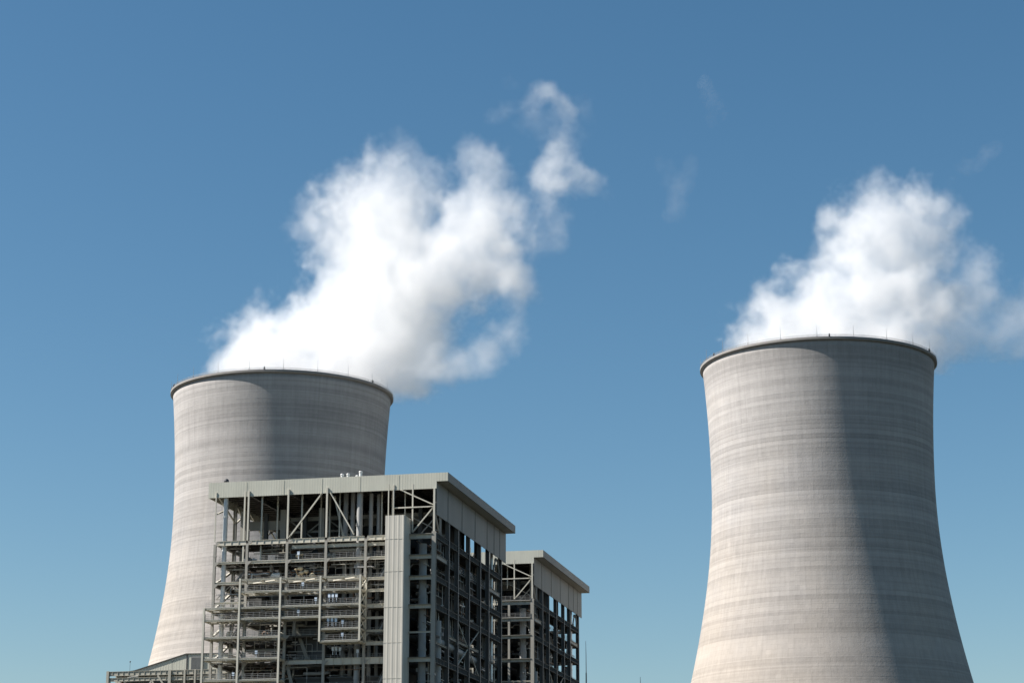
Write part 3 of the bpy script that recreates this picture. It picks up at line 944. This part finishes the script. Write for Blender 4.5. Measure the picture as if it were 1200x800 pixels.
b1 = boiler_house(O1, 'nearer open steel boiler house with a pale lift shaft rising up its front')
b2 = copy_tree(b1)
b2.location = O2
for ch in list(b2.children):
    if ch.name.startswith('lift_shaft'):
        ch.location.x -= 16.6                    # this house's shaft stands farther along its front
    if ch.name.startswith('landing') and ch.location.z == 0:
        zt = max(w[2] for w in ch.bound_box)
        if zt > 66:
            railing(ch, [(-8.4, -.5, zt), (-0.9, -.5, zt)], step=1.2)
tag(b2, 'farther open steel boiler house, partly hidden behind the larger nearer one', 'boiler house', 'open steel boiler houses')

# ------------------------------------------------------------------ low building to the left
def low_building():
    root = empty('coal_bunker_house', O1, -TH)
    tag(root, 'low clad building with a sloping parapet behind a steel trestle, left of the boiler house', 'industrial building')
    m = MB()
    v0, v1 = 15.0, 40.0
    out = [(-74.0, 0), (-74.0, 47.6), (-69.6, 48.3), (-58.2, 51.55), (-49.0, 51.45), (-49.0, 0)]
    n = len(out)
    m.add([(u, v0, z) for u, z in out] + [(u, v1, z) for u, z in out], [tuple(range(n)), tuple(range(n, 2 * n))] + [(i, (i + 1) % n, (i + 1) % n + n, i + n) for i in range(n)])
    u = -73.7                                                    # ribs of the sheeting
    while u < -49.2:
        z = 47.6 + (u + 74) / 4.4 * .7 if u < -69.6 else 48.3 + (u + 69.6) / 11.4 * 3.25 if u < -58.2 else 51.5
        m.box(u, u + .18, v0 - .012, v0 + .01, 0.1, z - .12)
        u += .6
    body = m.build('wall', M['fascia'], root)
    m = MB()
    for (a, b) in zip(out[1:4], out[2:5]):
        m.bar((a[0], v0 - .06, a[1] + .08), (b[0], v0 - .06, b[1] + .08), .35, .16)
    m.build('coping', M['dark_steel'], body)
    m = MB()
    m.box(-58.15, -57.9, v0 - .12, v0 - .052, 44, 51.4)
    m.build('downpipe', M['dark'], root)
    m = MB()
    m.box(-57.0, -54.4, v0 - .3, v0 - .06, 45, 51.0)  # dark slatted panel added in place of a shadow on the wall
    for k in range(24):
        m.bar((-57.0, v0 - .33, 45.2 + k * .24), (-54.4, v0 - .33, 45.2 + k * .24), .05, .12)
    m.build('wall_shadow_panel', M['wall_shadow'], root)
    # trestle of beams and columns in front
    V = 12.0
    for z, h in ((47.45, .95), (46.2, .75), (41.5, .8)):
        m = MB()
        m.ibeam((-74.6, V, z), (-48.2, V, z), .3, h, .07, .05, stiff=1.17)
        m.build('girder', M['frame'], root)
    for u, w in ((-74.4, .55), (-60.5, .62), (-57.2, .4), (-54.9, .35), (-50, .5)):
        m = MB()
        m.ibeam((u, V - .05, 0), (u, V - .05, 48.0), w, w, .06, .05, up=(0, 1, 0))
        m.build('column', M['frame'], root)
    for a, b in (((-64.6, V, 45.8), (-66.6, V, 41.8)), ((-64.4, V, 45.8), (-62.6, V, 41.8)), ((-63.2, V, 46.9), (-60.9, V, 43.6)), ((-74.1, V, 45.8), (-71.6, V, 41.9))):
        m = MB()
        m.bar(a, b, .35)
        m.build('brace', M['frame'], root)
    m = MB()
    r = random.Random(3)
    deck_plates(m, r, -74.3, -48.4, V + .4, 14.8, 47.9, .85)
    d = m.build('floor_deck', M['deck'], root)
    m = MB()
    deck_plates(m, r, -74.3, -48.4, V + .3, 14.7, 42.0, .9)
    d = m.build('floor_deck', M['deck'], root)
    railing(d, [(-74.2, V + .3, 42.0), (-48.4, V + .3, 42.0)])
    m = MB()
    m.box(-72.8, -61.6, 14.0, 14.9, 36, 45.6)
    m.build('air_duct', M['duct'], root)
    m = MB()
    m.tube([(-71.5, 13, 42), (-71.5, 13, 47.4)], .22, 10)
    m.build('pipe', M['rust'], root)
    m = MB()
    m.tube(elbow([(-70.8, 12.7, 42), (-70.8, 12.7, 46.4), (-67.8, 12.7, 46.9)], .8), .25, 10)
    m.build('pipe', M['vent'], root)
    for u, v, z0, z1 in ((-70.0, 13, 47.9, 49.9), (-60.9, 14.2, 47.9, 50.0)):
        m = MB()
        m.tube([(u, v, z0), (u, v, z1)], .03, 6)
        m.lathe([(0.0, z1 + .3), (.12, z1 + .25), (.16, z1 + .12), (.12, z1), (0.0, z1)], 8, (u, v))
        m.build('beacon_post', M['dark'], root)
low_building()

# ------------------------------------------------------------------ lightning masts
def mast(px, py, Y, label, w):
    P = at(px, py, Y)
    root = empty('lightning_mast', (P[0], P[1], 0))
    tag(root, label, 'lightning mast')
    h = P[2]
    m = MB()
    m.tube([(0, 0, 0), (0, 0, h * .55), (0, 0, h - 8)], [w * 1.8, w * 1.3, w], 10)
    m.build('pole', M['galv'], root)
    m = MB()
    m.tube([(0, 0, h - 8), (0, 0, h - 3.5), (-.05, 0, h)], [w * .6, w * .45, w * .25], 8)
    m.build('tip', M['rod'], root)
mast(686.6, 750.5, 520, 'tall thin lightning mast beside the farther boiler house', .17)
mast(750.5, 792.5, 520, 'lightning mast whose tip alone shows above the frame edge in open sky', .2)

# ------------------------------------------------------------------ steam
class Lattice:
    def __init__(s, seed, n=48):
        s.n = n
        s.a = np.random.default_rng(seed).uniform(-1, 1, (n, n, n)).astype(np.float32).ravel()
    def __call__(s, p):
        n = s.n
        i = np.floor(p)
        f = (p - i).astype(np.float32)
        f = f * f * (3 - 2 * f)
        i = i.astype(np.int32)
        i0 = i % n
        i1 = (i + 1) % n
        out = 0
        for dx in (0, 1):
            ix = (i1 if dx else i0)[:, 0] * (n * n)
            wx = f[:, 0] if dx else 1 - f[:, 0]
            for dy in (0, 1):
                iy = ix + (i1 if dy else i0)[:, 1] * n
                wy = wx * (f[:, 1] if dy else 1 - f[:, 1])
                for dz in (0, 1):
                    w = wy * (f[:, 2] if dz else 1 - f[:, 2])
                    out = out + s.a[iy + (i1 if dz else i0)[:, 2]] * w
        return out

def fbm(L, p, scale, octaves, gain=0.5):
    out, a, tot = 0, 1.0, 0.0
    q = p / scale
    for k in range(octaves):
        out = out + a * L(q + 17.31 * k)
        tot += a
        a *= gain
        q = q * 2.03
    return out / tot

def vapour_material(name, dens):
    t = NT(name)
    a = t.n("ShaderNodeAttribute")
    a.attribute_name = "density"
    v = t.n("ShaderNodeVolumePrincipled")
    v.inputs["Color"].default_value = (0.974, 0.974, 0.974, 1)
    v.inputs["Anisotropy"].default_value = 0.0
    v.inputs["Density Attribute"].default_value = ""
    t.put(v, "Density", t.math('MULTIPLY', a.outputs["Fac"], dens))
    t.t.links.new(v.outputs[0], t.out.inputs["Volume"])
    return t.m
VAPOUR = vapour_material('white_water_vapour', 1.0)

def veil_material():
    """the plume's thin outermost skin of vapour"""
    t = NT('thin_vapour_veil')
    c, x, y, z = t.obj()
    tr = t.n("ShaderNodeBsdfTransparent")
    df = t.n("ShaderNodeBsdfTranslucent")
    df.inputs[0].default_value = (0.9, 0.9, 0.9, 1)
    mx = t.n("ShaderNodeMixShader")
    t.put(mx, 0, t.math('MULTIPLY', t.noise(c, 0.15, 3.0), 0.008))
    t.t.links.new(tr.outputs[0], mx.inputs[1])
    t.t.links.new(df.outputs[0], mx.inputs[2])
    t.t.links.new(mx.outputs[0], t.out.inputs["Surface"])
    return t.m
VEIL = veil_material()

def grid_tree(name, field, res, lo, hi, step, mesh_out):
    g = bpy.data.node_groups.new(name, 'GeometryNodeTree')
    g.interface.new_socket("Geometry", in_out='INPUT', socket_type='NodeSocketGeometry')
    g.interface.new_socket("Geometry", in_out='OUTPUT', socket_type='NodeSocketGeometry')
    N = g.nodes.new
    L = g.links.new
    gi, go = N("NodeGroupInput"), N("NodeGroupOutput")
    pos = N("GeometryNodeInputPosition")
    sub = N("ShaderNodeVectorMath"); sub.operation = 'SUBTRACT'
    sub.inputs[1].default_value = lo
    dv = N("ShaderNodeVectorMath"); dv.operation = 'DIVIDE'
    dv.inputs[1].default_value = step
    sep = N("ShaderNodeSeparateXYZ")
    L(pos.outputs[0], sub.inputs[0]); L(sub.outputs[0], dv.inputs[0]); L(dv.outputs[0], sep.inputs[0])
    r = []
    for k in range(3):
        m = N("ShaderNodeMath"); m.operation = 'ROUND'
        L(sep.outputs[k], m.inputs[0])
        r.append(m.outputs[0])
    def ma(a, b, c):
        m = N("ShaderNodeMath"); m.operation = 'MULTIPLY_ADD'
        L(a, m.inputs[0]); m.inputs[1].default_value = b; L(c, m.inputs[2])
        return m.outputs[0]
    # integer maths keeps the voxel index exact
    def fi(a):
        m = N("FunctionNodeFloatToInt"); L(a, m.inputs[0]); return m.outputs[0]
    def im(op, a, b):
        m = N("FunctionNodeIntegerMath"); m.operation = op
        L(a, m.inputs[0])
        if isinstance(b, int):
            m.inputs[1].default_value = b
        else:
            L(b, m.inputs[1])
        return m.outputs[0]
    ix, iy, iz = (fi(q) for q in r)
    idx = im('ADD', im('MULTIPLY', im('ADD', im('MULTIPLY', ix, res[1]), iy), res[2]), iz)
    # voxel index -> cell of the field computed in numpy
    W = field.size[0]
    def tof(a, size):
        m = N("ShaderNodeMath"); m.operation = 'MULTIPLY_ADD'
        L(a, m.inputs[0]); m.inputs[1].default_value = 1.0 / size; m.inputs[2].default_value = 0.5 / size
        return m.outputs[0]
    col, row = im('MODULO', idx, W), im('DIVIDE', idx, W)
    cv = N("ShaderNodeCombineXYZ")
    L(tof(col, W), cv.inputs[0]); L(tof(row, field.size[1]), cv.inputs[1])
    si = N("GeometryNodeImageTexture"); si.interpolation = 'Closest'
    si.inputs["Image"].default_value = field
    L(cv.outputs[0], si.inputs["Vector"])
    vc = N("GeometryNodeVolumeCube")
    L(si.outputs[0], vc.inputs["Density"])
    vc.inputs["Min"].default_value = lo
    vc.inputs["Max"].default_value = hi
    for k, a in enumerate("XYZ"):
        vc.inputs["Resolution " + a].default_value = res[k]
    out = vc.outputs[0]
    if mesh_out is not None:
        vm = N("GeometryNodeVolumeToMesh")
        vm.inputs["Threshold"].default_value = mesh_out
        vm.inputs["Adaptivity"].default_value = 0.25
        L(out, vm.inputs[0])
        out = vm.outputs[0]
    else:
        sm = N("GeometryNodeSetMaterial")
        sm.inputs["Material"].default_value = VAPOUR
        L(out, sm.inputs[0])
        out = sm.outputs[0]
    L(out, go.inputs[0])
    return g

def steam(name, label, group, Y0, strokes, seed, vox, dens, zmin, soft=7.5, namp=0.9, warp=1.0, hull=0.012, grow=0.0, maxp=None):
    """strokes: (polyline of (px, py, radius px, weight), depth offset m); a blob field, bent by turbulence, filled with vapour"""
    C = []
    for pts, dy in strokes:
        for i in range(len(pts)):
            a = pts[i]
            b = pts[i + 1] if i + 1 < len(pts) else None
            n = 1
            if b is not None:
                n = max(1, int(math.hypot(b[0] - a[0], b[1] - a[1]) / (0.55 * min(a[2], b[2]))))
            for k in range(n):
                s = k / n
                q = [a[j] + (b[j] - a[j]) * s if b is not None else a[j] for j in range(4)]
                P = at(q[0], q[1], Y0 + dy)
                C.append((P[0], P[1], P[2], q[2] * math.hypot(P[1], P[2]) / FPX + grow, q[3]))
    C = np.array(C, np.float32)
    pad = 9.0
    lo = (C[:, :3] - C[:, 3:4]).min(0) - pad
    hi = (C[:, :3] + C[:, 3:4]).max(0) + pad
    lo[2] = max(lo[2], zmin)
    res = [int(math.ceil((hi[k] - lo[k]) / vox)) + 1 for k in range(3)]
    hi = lo + (np.array(res) - 1) * vox
    ax = [lo[k] + np.arange(res[k], dtype=np.float32) * vox for k in range(3)]
    # coarse cull: only voxels near some blob are worked out
    G = np.stack(np.meshgrid(*ax, indexing='ij'), -1).reshape(-1, 3).astype(np.float32)
    near = np.zeros(len(G), bool).reshape(res)
    for c in C:
        sl = []
        for k in range(3):
            i0 = max(0, int((c[k] - c[3] - pad - lo[k]) / vox))
            i1 = min(res[k], int((c[k] + c[3] + pad - lo[k]) / vox) + 2)
            sl.append(slice(i0, i1))
        sub = (ax[0][sl[0], None, None] - c[0]) ** 2 + (ax[1][None, sl[1], None] - c[1]) ** 2 + (ax[2][None, None, sl[2]] - c[2]) ** 2
        near[tuple(sl)] |= sub < (c[3] + pad) ** 2
    idx = np.nonzero(near.ravel())[0]
    P = G[idx]
    del G, near
    L = [Lattice(seed + k) for k in range(4)]
    up = P * np.array([1, 1, 0.85], np.float32)
    acc = np.zeros(len(P), np.float32)
    rac = np.zeros(len(P), np.float32)
    for c in C:                                           # how stout the plume is near each voxel
        e = np.exp(np.clip(-(np.sqrt(((P - c[:3]) ** 2).sum(1)) - c[3]) / 3.0, -30, 30))
        acc += e
        rac += e * c[3]
    rl = rac / np.maximum(acc, 1e-12)
    amp = np.clip(rl * 0.7 - 0.3, 1.0, 5.5) * warp
    Wp = np.stack([fbm(L[k], up, 15.0, 4, 0.5) for k in range(3)], -1) * amp[:, None]
    W2 = np.stack([fbm(L[3 - k], P + 40.0, 4.5, 3, 0.6) for k in range(3)], -1) * np.clip(rl * 0.55, 0.6, 2.2)[:, None] * warp
    Q = P + Wp.astype(np.float32) + W2.astype(np.float32)
    kk = np.clip(rl * 0.22, 0.25, 1.6)
    acc[:] = 0
    wac = np.zeros(len(P), np.float32)
    for c in C:
        d = np.sqrt(((Q - c[:3]) ** 2).sum(1)) - c[3]
        e = np.exp(np.clip(-d / kk, -60, 60))
        acc += e
        wac += e * c[4]
    sd = -kk * np.log(np.maximum(acc, 1e-26))
    w = (wac / np.maximum(acc, 1e-26)) ** 0.75
    n = fbm(L[3], Q * 0.6 + P * 0.4, 9.0, 6, 0.7)
    fil = 1 - np.abs(fbm(L[0], Q, 5.0, 4, 0.55)) * 3.2            # thin filaments
    edge = np.minimum(soft, rl * 1.1 + 0.4)
    s = np.clip(0.12 - sd / edge + namp * n * 1.9 * np.clip(rl / 9.0, 0.5, 1.0), 0, 1)
    s = s * s * (3 - 2 * s)
    thin = np.clip(1.2 - w * 1.6, 0, 1)
    tex = np.clip(0.7 + 1.1 * n, 0.05, 1.6) * (1 - thin) + thin * np.clip(0.45 + 0.45 * fil + 1.6 * n, 0.0, 2.2)
    D = dens * s * w * tex
    if maxp is not None:
        D *= maxp(P)
    D[D < 0.0008] = 0
    full = np.zeros(res[0] * res[1] * res[2], np.float32)
    full[idx] = D
    W = 2048
    H = (len(full) + W - 1) // W
    px = np.zeros((H * W, 4), np.float32)
    px[:len(full), 0] = full
    px[:, 1] = px[:, 2] = px[:, 0]
    px[:, 3] = 1
    field = bpy.data.images.new(name + "_field", W, H, alpha=True, float_buffer=True, is_data=True)
    field.pixels.foreach_set(px.ravel())
    field.update()
    del px
    step = (vox, vox, vox)
    lo, hi = tuple(map(float, lo)), tuple(map(float, hi))
    # the closed skin of the plume
    tmp = bpy.data.objects.new("tmp", bpy.data.meshes.new("tmp"))
    COL.objects.link(tmp)
    md = tmp.modifiers.new("skin", 'NODES')
    md.node_group = grid_tree(name + "_skin", field, res, lo, hi, step, hull)
    dg = bpy.context.evaluated_depsgraph_get()
    skin = bpy.data.meshes.new_from_object(tmp.evaluated_get(dg))
    bpy.data.objects.remove(tmp)
    skin.name = name
    skin.materials.clear()
    skin.materials.append(VEIL)
    root = bpy.data.objects.new(name, skin)
    COL.objects.link(root)
    tag(root, label, 'steam', group)
    vo = bpy.data.volumes.new("vapour")
    vo.materials.append(VAPOUR)
    vap = bpy.data.objects.new("vapour", vo)
    COL.objects.link(vap)
    vap.parent = root
    md = vap.modifiers.new("vapour", 'NODES')
    md.node_group = grid_tree(name + "_vapour", field, res, lo, hi, step, None)
    print("STEAM", name, res, len(idx), len(skin.vertices), flush=True)
    return root

def inside_mouth(T):
    def f(P):
        rr = np.hypot(P[:, 0] - T[0], P[:, 1] - T[1])
        r0 = 31.9
        return np.where(P[:, 2] < 150.3, np.clip((r0 - rr) / 1.5, 0, 1), 1.0).astype(np.float32)
    return f

left_strokes = [
    # out of the mouth
    ([(282, 452, 30, 1), (332, 445, 52, 1), (400, 445, 45, 1), (435, 452, 22, .9)], 0),
    ([(300, 452, 36, 1), (400, 455, 40, 1)], -12), ([(300, 448, 36, 1), (400, 448, 40, 1)], 12),
    ([(262, 443, 9, .5), (284, 424, 18, .8), (308, 396, 34, 1)], -4),
    # trunk
    ([(310, 405, 42, 1), (360, 395, 58, 1), (405, 370, 66, 1), (430, 330, 64, 1), (440, 285, 58, 1), (440, 245, 46, .9), (452, 212, 30, .6), (466, 186, 17, .4), (472, 166, 9, .25)], 3),
    ([(420, 410, 64, 1), (465, 370, 64, 1), (495, 325, 56, .95), (515, 285, 46, .7), (522, 252, 32, .4)], -3),
    ([(470, 415, 48, .9), (500, 385, 36, .6), (492, 430, 32, .5), (512, 405, 26, .3)], 2),
    ([(455, 395, 62, 1), (488, 348, 50, 1), (470, 300, 56, 1)], 2), ([(484, 402, 38, .7), (475, 435, 36, .8)], -2), ([(478, 262, 28, .45)], 0),
    # left flank wisps
    ([(395, 310, 36, .9), (382, 275, 25, .5), (366, 262, 16, .3), (352, 270, 9, .2)], 0),
    ([(400, 255, 33, .7), (410, 222, 20, .4), (398, 202, 11, .22)], 6),
    ([(482, 215, 22, .35), (502, 205, 14, .2), (480, 178, 11, .2)], 4),
    # right head
    ([(505, 320, 48, .9), (545, 285, 44, .75), (570, 250, 36, .5), (568, 218, 27, .42), (562, 192, 17, .36), (554, 176, 9, .25)], -12),
    ([(572, 300, 36, .55), (598, 290, 24, .35), (604, 262, 20, .28), (592, 230, 14, .22)], 0),
    ([(560, 312, 28, .5), (598, 318, 22, .42), (614, 338, 18, .3)], 0),
    # the arm round the gap
    ([(608, 326, 18, .7), (609, 365, 12, .8), (604, 390, 12, .6), (587, 412, 13, .42), (563, 430, 14, .28), (540, 447, 16, .18)], -24),
    ([(535, 438, 22, .16), (513, 430, 28, .24), (500, 452, 24, .18)], -20),
    ([(518, 396, 18, .2), (530, 420, 16, .16)], -14),
    ([(535, 303, 36, .75), (582, 302, 28, .7), (560, 288, 38, .75)], -14),
    # link and detached head
    ([(615, 275, 16, .3), (635, 262, 16, .32), (648, 250, 15, .4)], 0),
    ([(638, 214, 14, .7), (654, 210, 24, .95), (676, 213, 17, .8), (691, 216, 9, .7), (703, 222, 6, .6), (711, 235, 4, .5)], 0),
    ([(641, 240, 17, .42), (650, 262, 11, .32), (646, 290, 5, .25), (655, 283, 6, .25)], 0),
    ([(654, 200, 18, .9), (651, 185, 11, .9), (653, 165, 7, 1.0), (661, 148, 6, 1.0), (667, 130, 5, 1.0), (659, 113, 4, .8), (643, 105, 4, .7), (625, 109, 5, .45), (613, 126, 4, .35), (619, 140, 6, .16)], 0), ([(672, 150, 12, .03), (610, 140, 10, .02)], 0),
    ([(684, 118, 8, .12), (690, 138, 8, .1), (684, 155, 7, .08)], 0), ([(604, 126, 5, .13), (590, 131, 5, .12), (572, 138, 4, .1)], 0),
    ([(585, 185, 7, .2), (582, 195, 6, .2)], 0),
    ([(600, 100, 6, .08), (590, 92, 5, .05)], 0),
]
right_strokes = [
    ([(885, 415, 26, 1), (930, 405, 40, 1), (1000, 400, 50, 1), (1060, 402, 35, .9)], 0),
    ([(900, 418, 34, 1), (1000, 418, 42, 1), (1050, 415, 30, .9)], -12), ([(900, 412, 34, 1), (1000, 412, 42, 1), (1050, 412, 30, .9)], 12),
    ([(862, 406, 10, .6), (880, 392, 16, .8), (905, 372, 24, 1)], -4),
    ([(915, 375, 34, 1), (950, 360, 40, 1), (990, 345, 45, 1), (1020, 310, 48, 1), (1040, 282, 42, 1), (1058, 258, 33, 1), (1084, 248, 20, .8), (1102, 238, 9, .5)], 3),
    ([(1005, 280, 34, .9), (1005, 250, 28, .8), (1018, 246, 18, .7), (1036, 232, 10, .4)], -3),
    ([(985, 275, 16, .5), (975, 300, 13, .4), (965, 310, 8, .2)], 0),
    ([(925, 345, 16, .6), (960, 335, 20, .7)], 0),
    ([(1040, 340, 48, 1), (1075, 330, 40, 1), (1095, 300, 34, .8), (1110, 280, 18, .5)], 0),
    ([(1030, 275, 38, 1), (1078, 268, 30, .9), (1000, 300, 30, .9), (1090, 256, 22, .7)], 2), ([(930, 385, 42, 1), (965, 360, 44, 1)], 0), ([(1100, 395, 34, .9), (1060, 405, 40, 1)], 0),
    ([(1050, 305, 52, 1), (1030, 350, 52, 1), (1085, 345, 40, .8)], 0),
    ([(1060, 380, 40, 1), (1095, 365, 32, .8), (1120, 345, 26, .5)], -4),
    ([(1118, 312, 22, .34), (1136, 340, 27, .3), (1154, 374, 32, .3), (1182, 396, 34, .26), (1215, 410, 36, .24)], -8),
    ([(1120, 385, 30, .5), (1145, 402, 26, .28), (1180, 372, 30, .2), (1220, 378, 34, .18)], -6),
]
steam('steam_plume', 'tall white steam plume over the tower behind the boiler house, trailing into a curled wisp', 'steam plumes', TL[1], left_strokes, 11, 0.52, 0.095, 146.0, grow=1.3, maxp=inside_mouth(TL))
steam('steam_plume', 'thick white steam plume over the tower standing clear, drifting out of the frame', 'steam plumes', TR[1], right_strokes, 47, 0.52, 0.095, 146.0, grow=1.3, maxp=inside_mouth(TR))
steam('steam_wisp', 'faint ragged wisp of vapour alone in open sky between the two plumes', 'loose wisps of vapour', 640.0,
      [([(776, 192, 5, .02), (791, 208, 8, .032), (801, 224, 7, .03), (807, 205, 5, .026), (806, 186, 4, .018)], 0), ([(795, 237, 7, .04), (788, 254, 6, .025)], 0),
       ([(826, 98, 5, .018), (835, 116, 7, .014), (847, 134, 6, .018), (831, 144, 5, .014)], 0)], 71, 0.52, 0.12, 0.0, grow=1.0, hull=0.0009)
steam('steam_wisp', 'small slanting wisp of vapour above the drifting steam plume', 'loose wisps of vapour', 620.0,
      [([(1126, 196, 4, .04), (1142, 189, 6, .05), (1155, 182, 5, .045), (1168, 171, 3, .05)], 0)], 83, 0.52, 0.12, 0.0, grow=1.0, hull=0.0009)
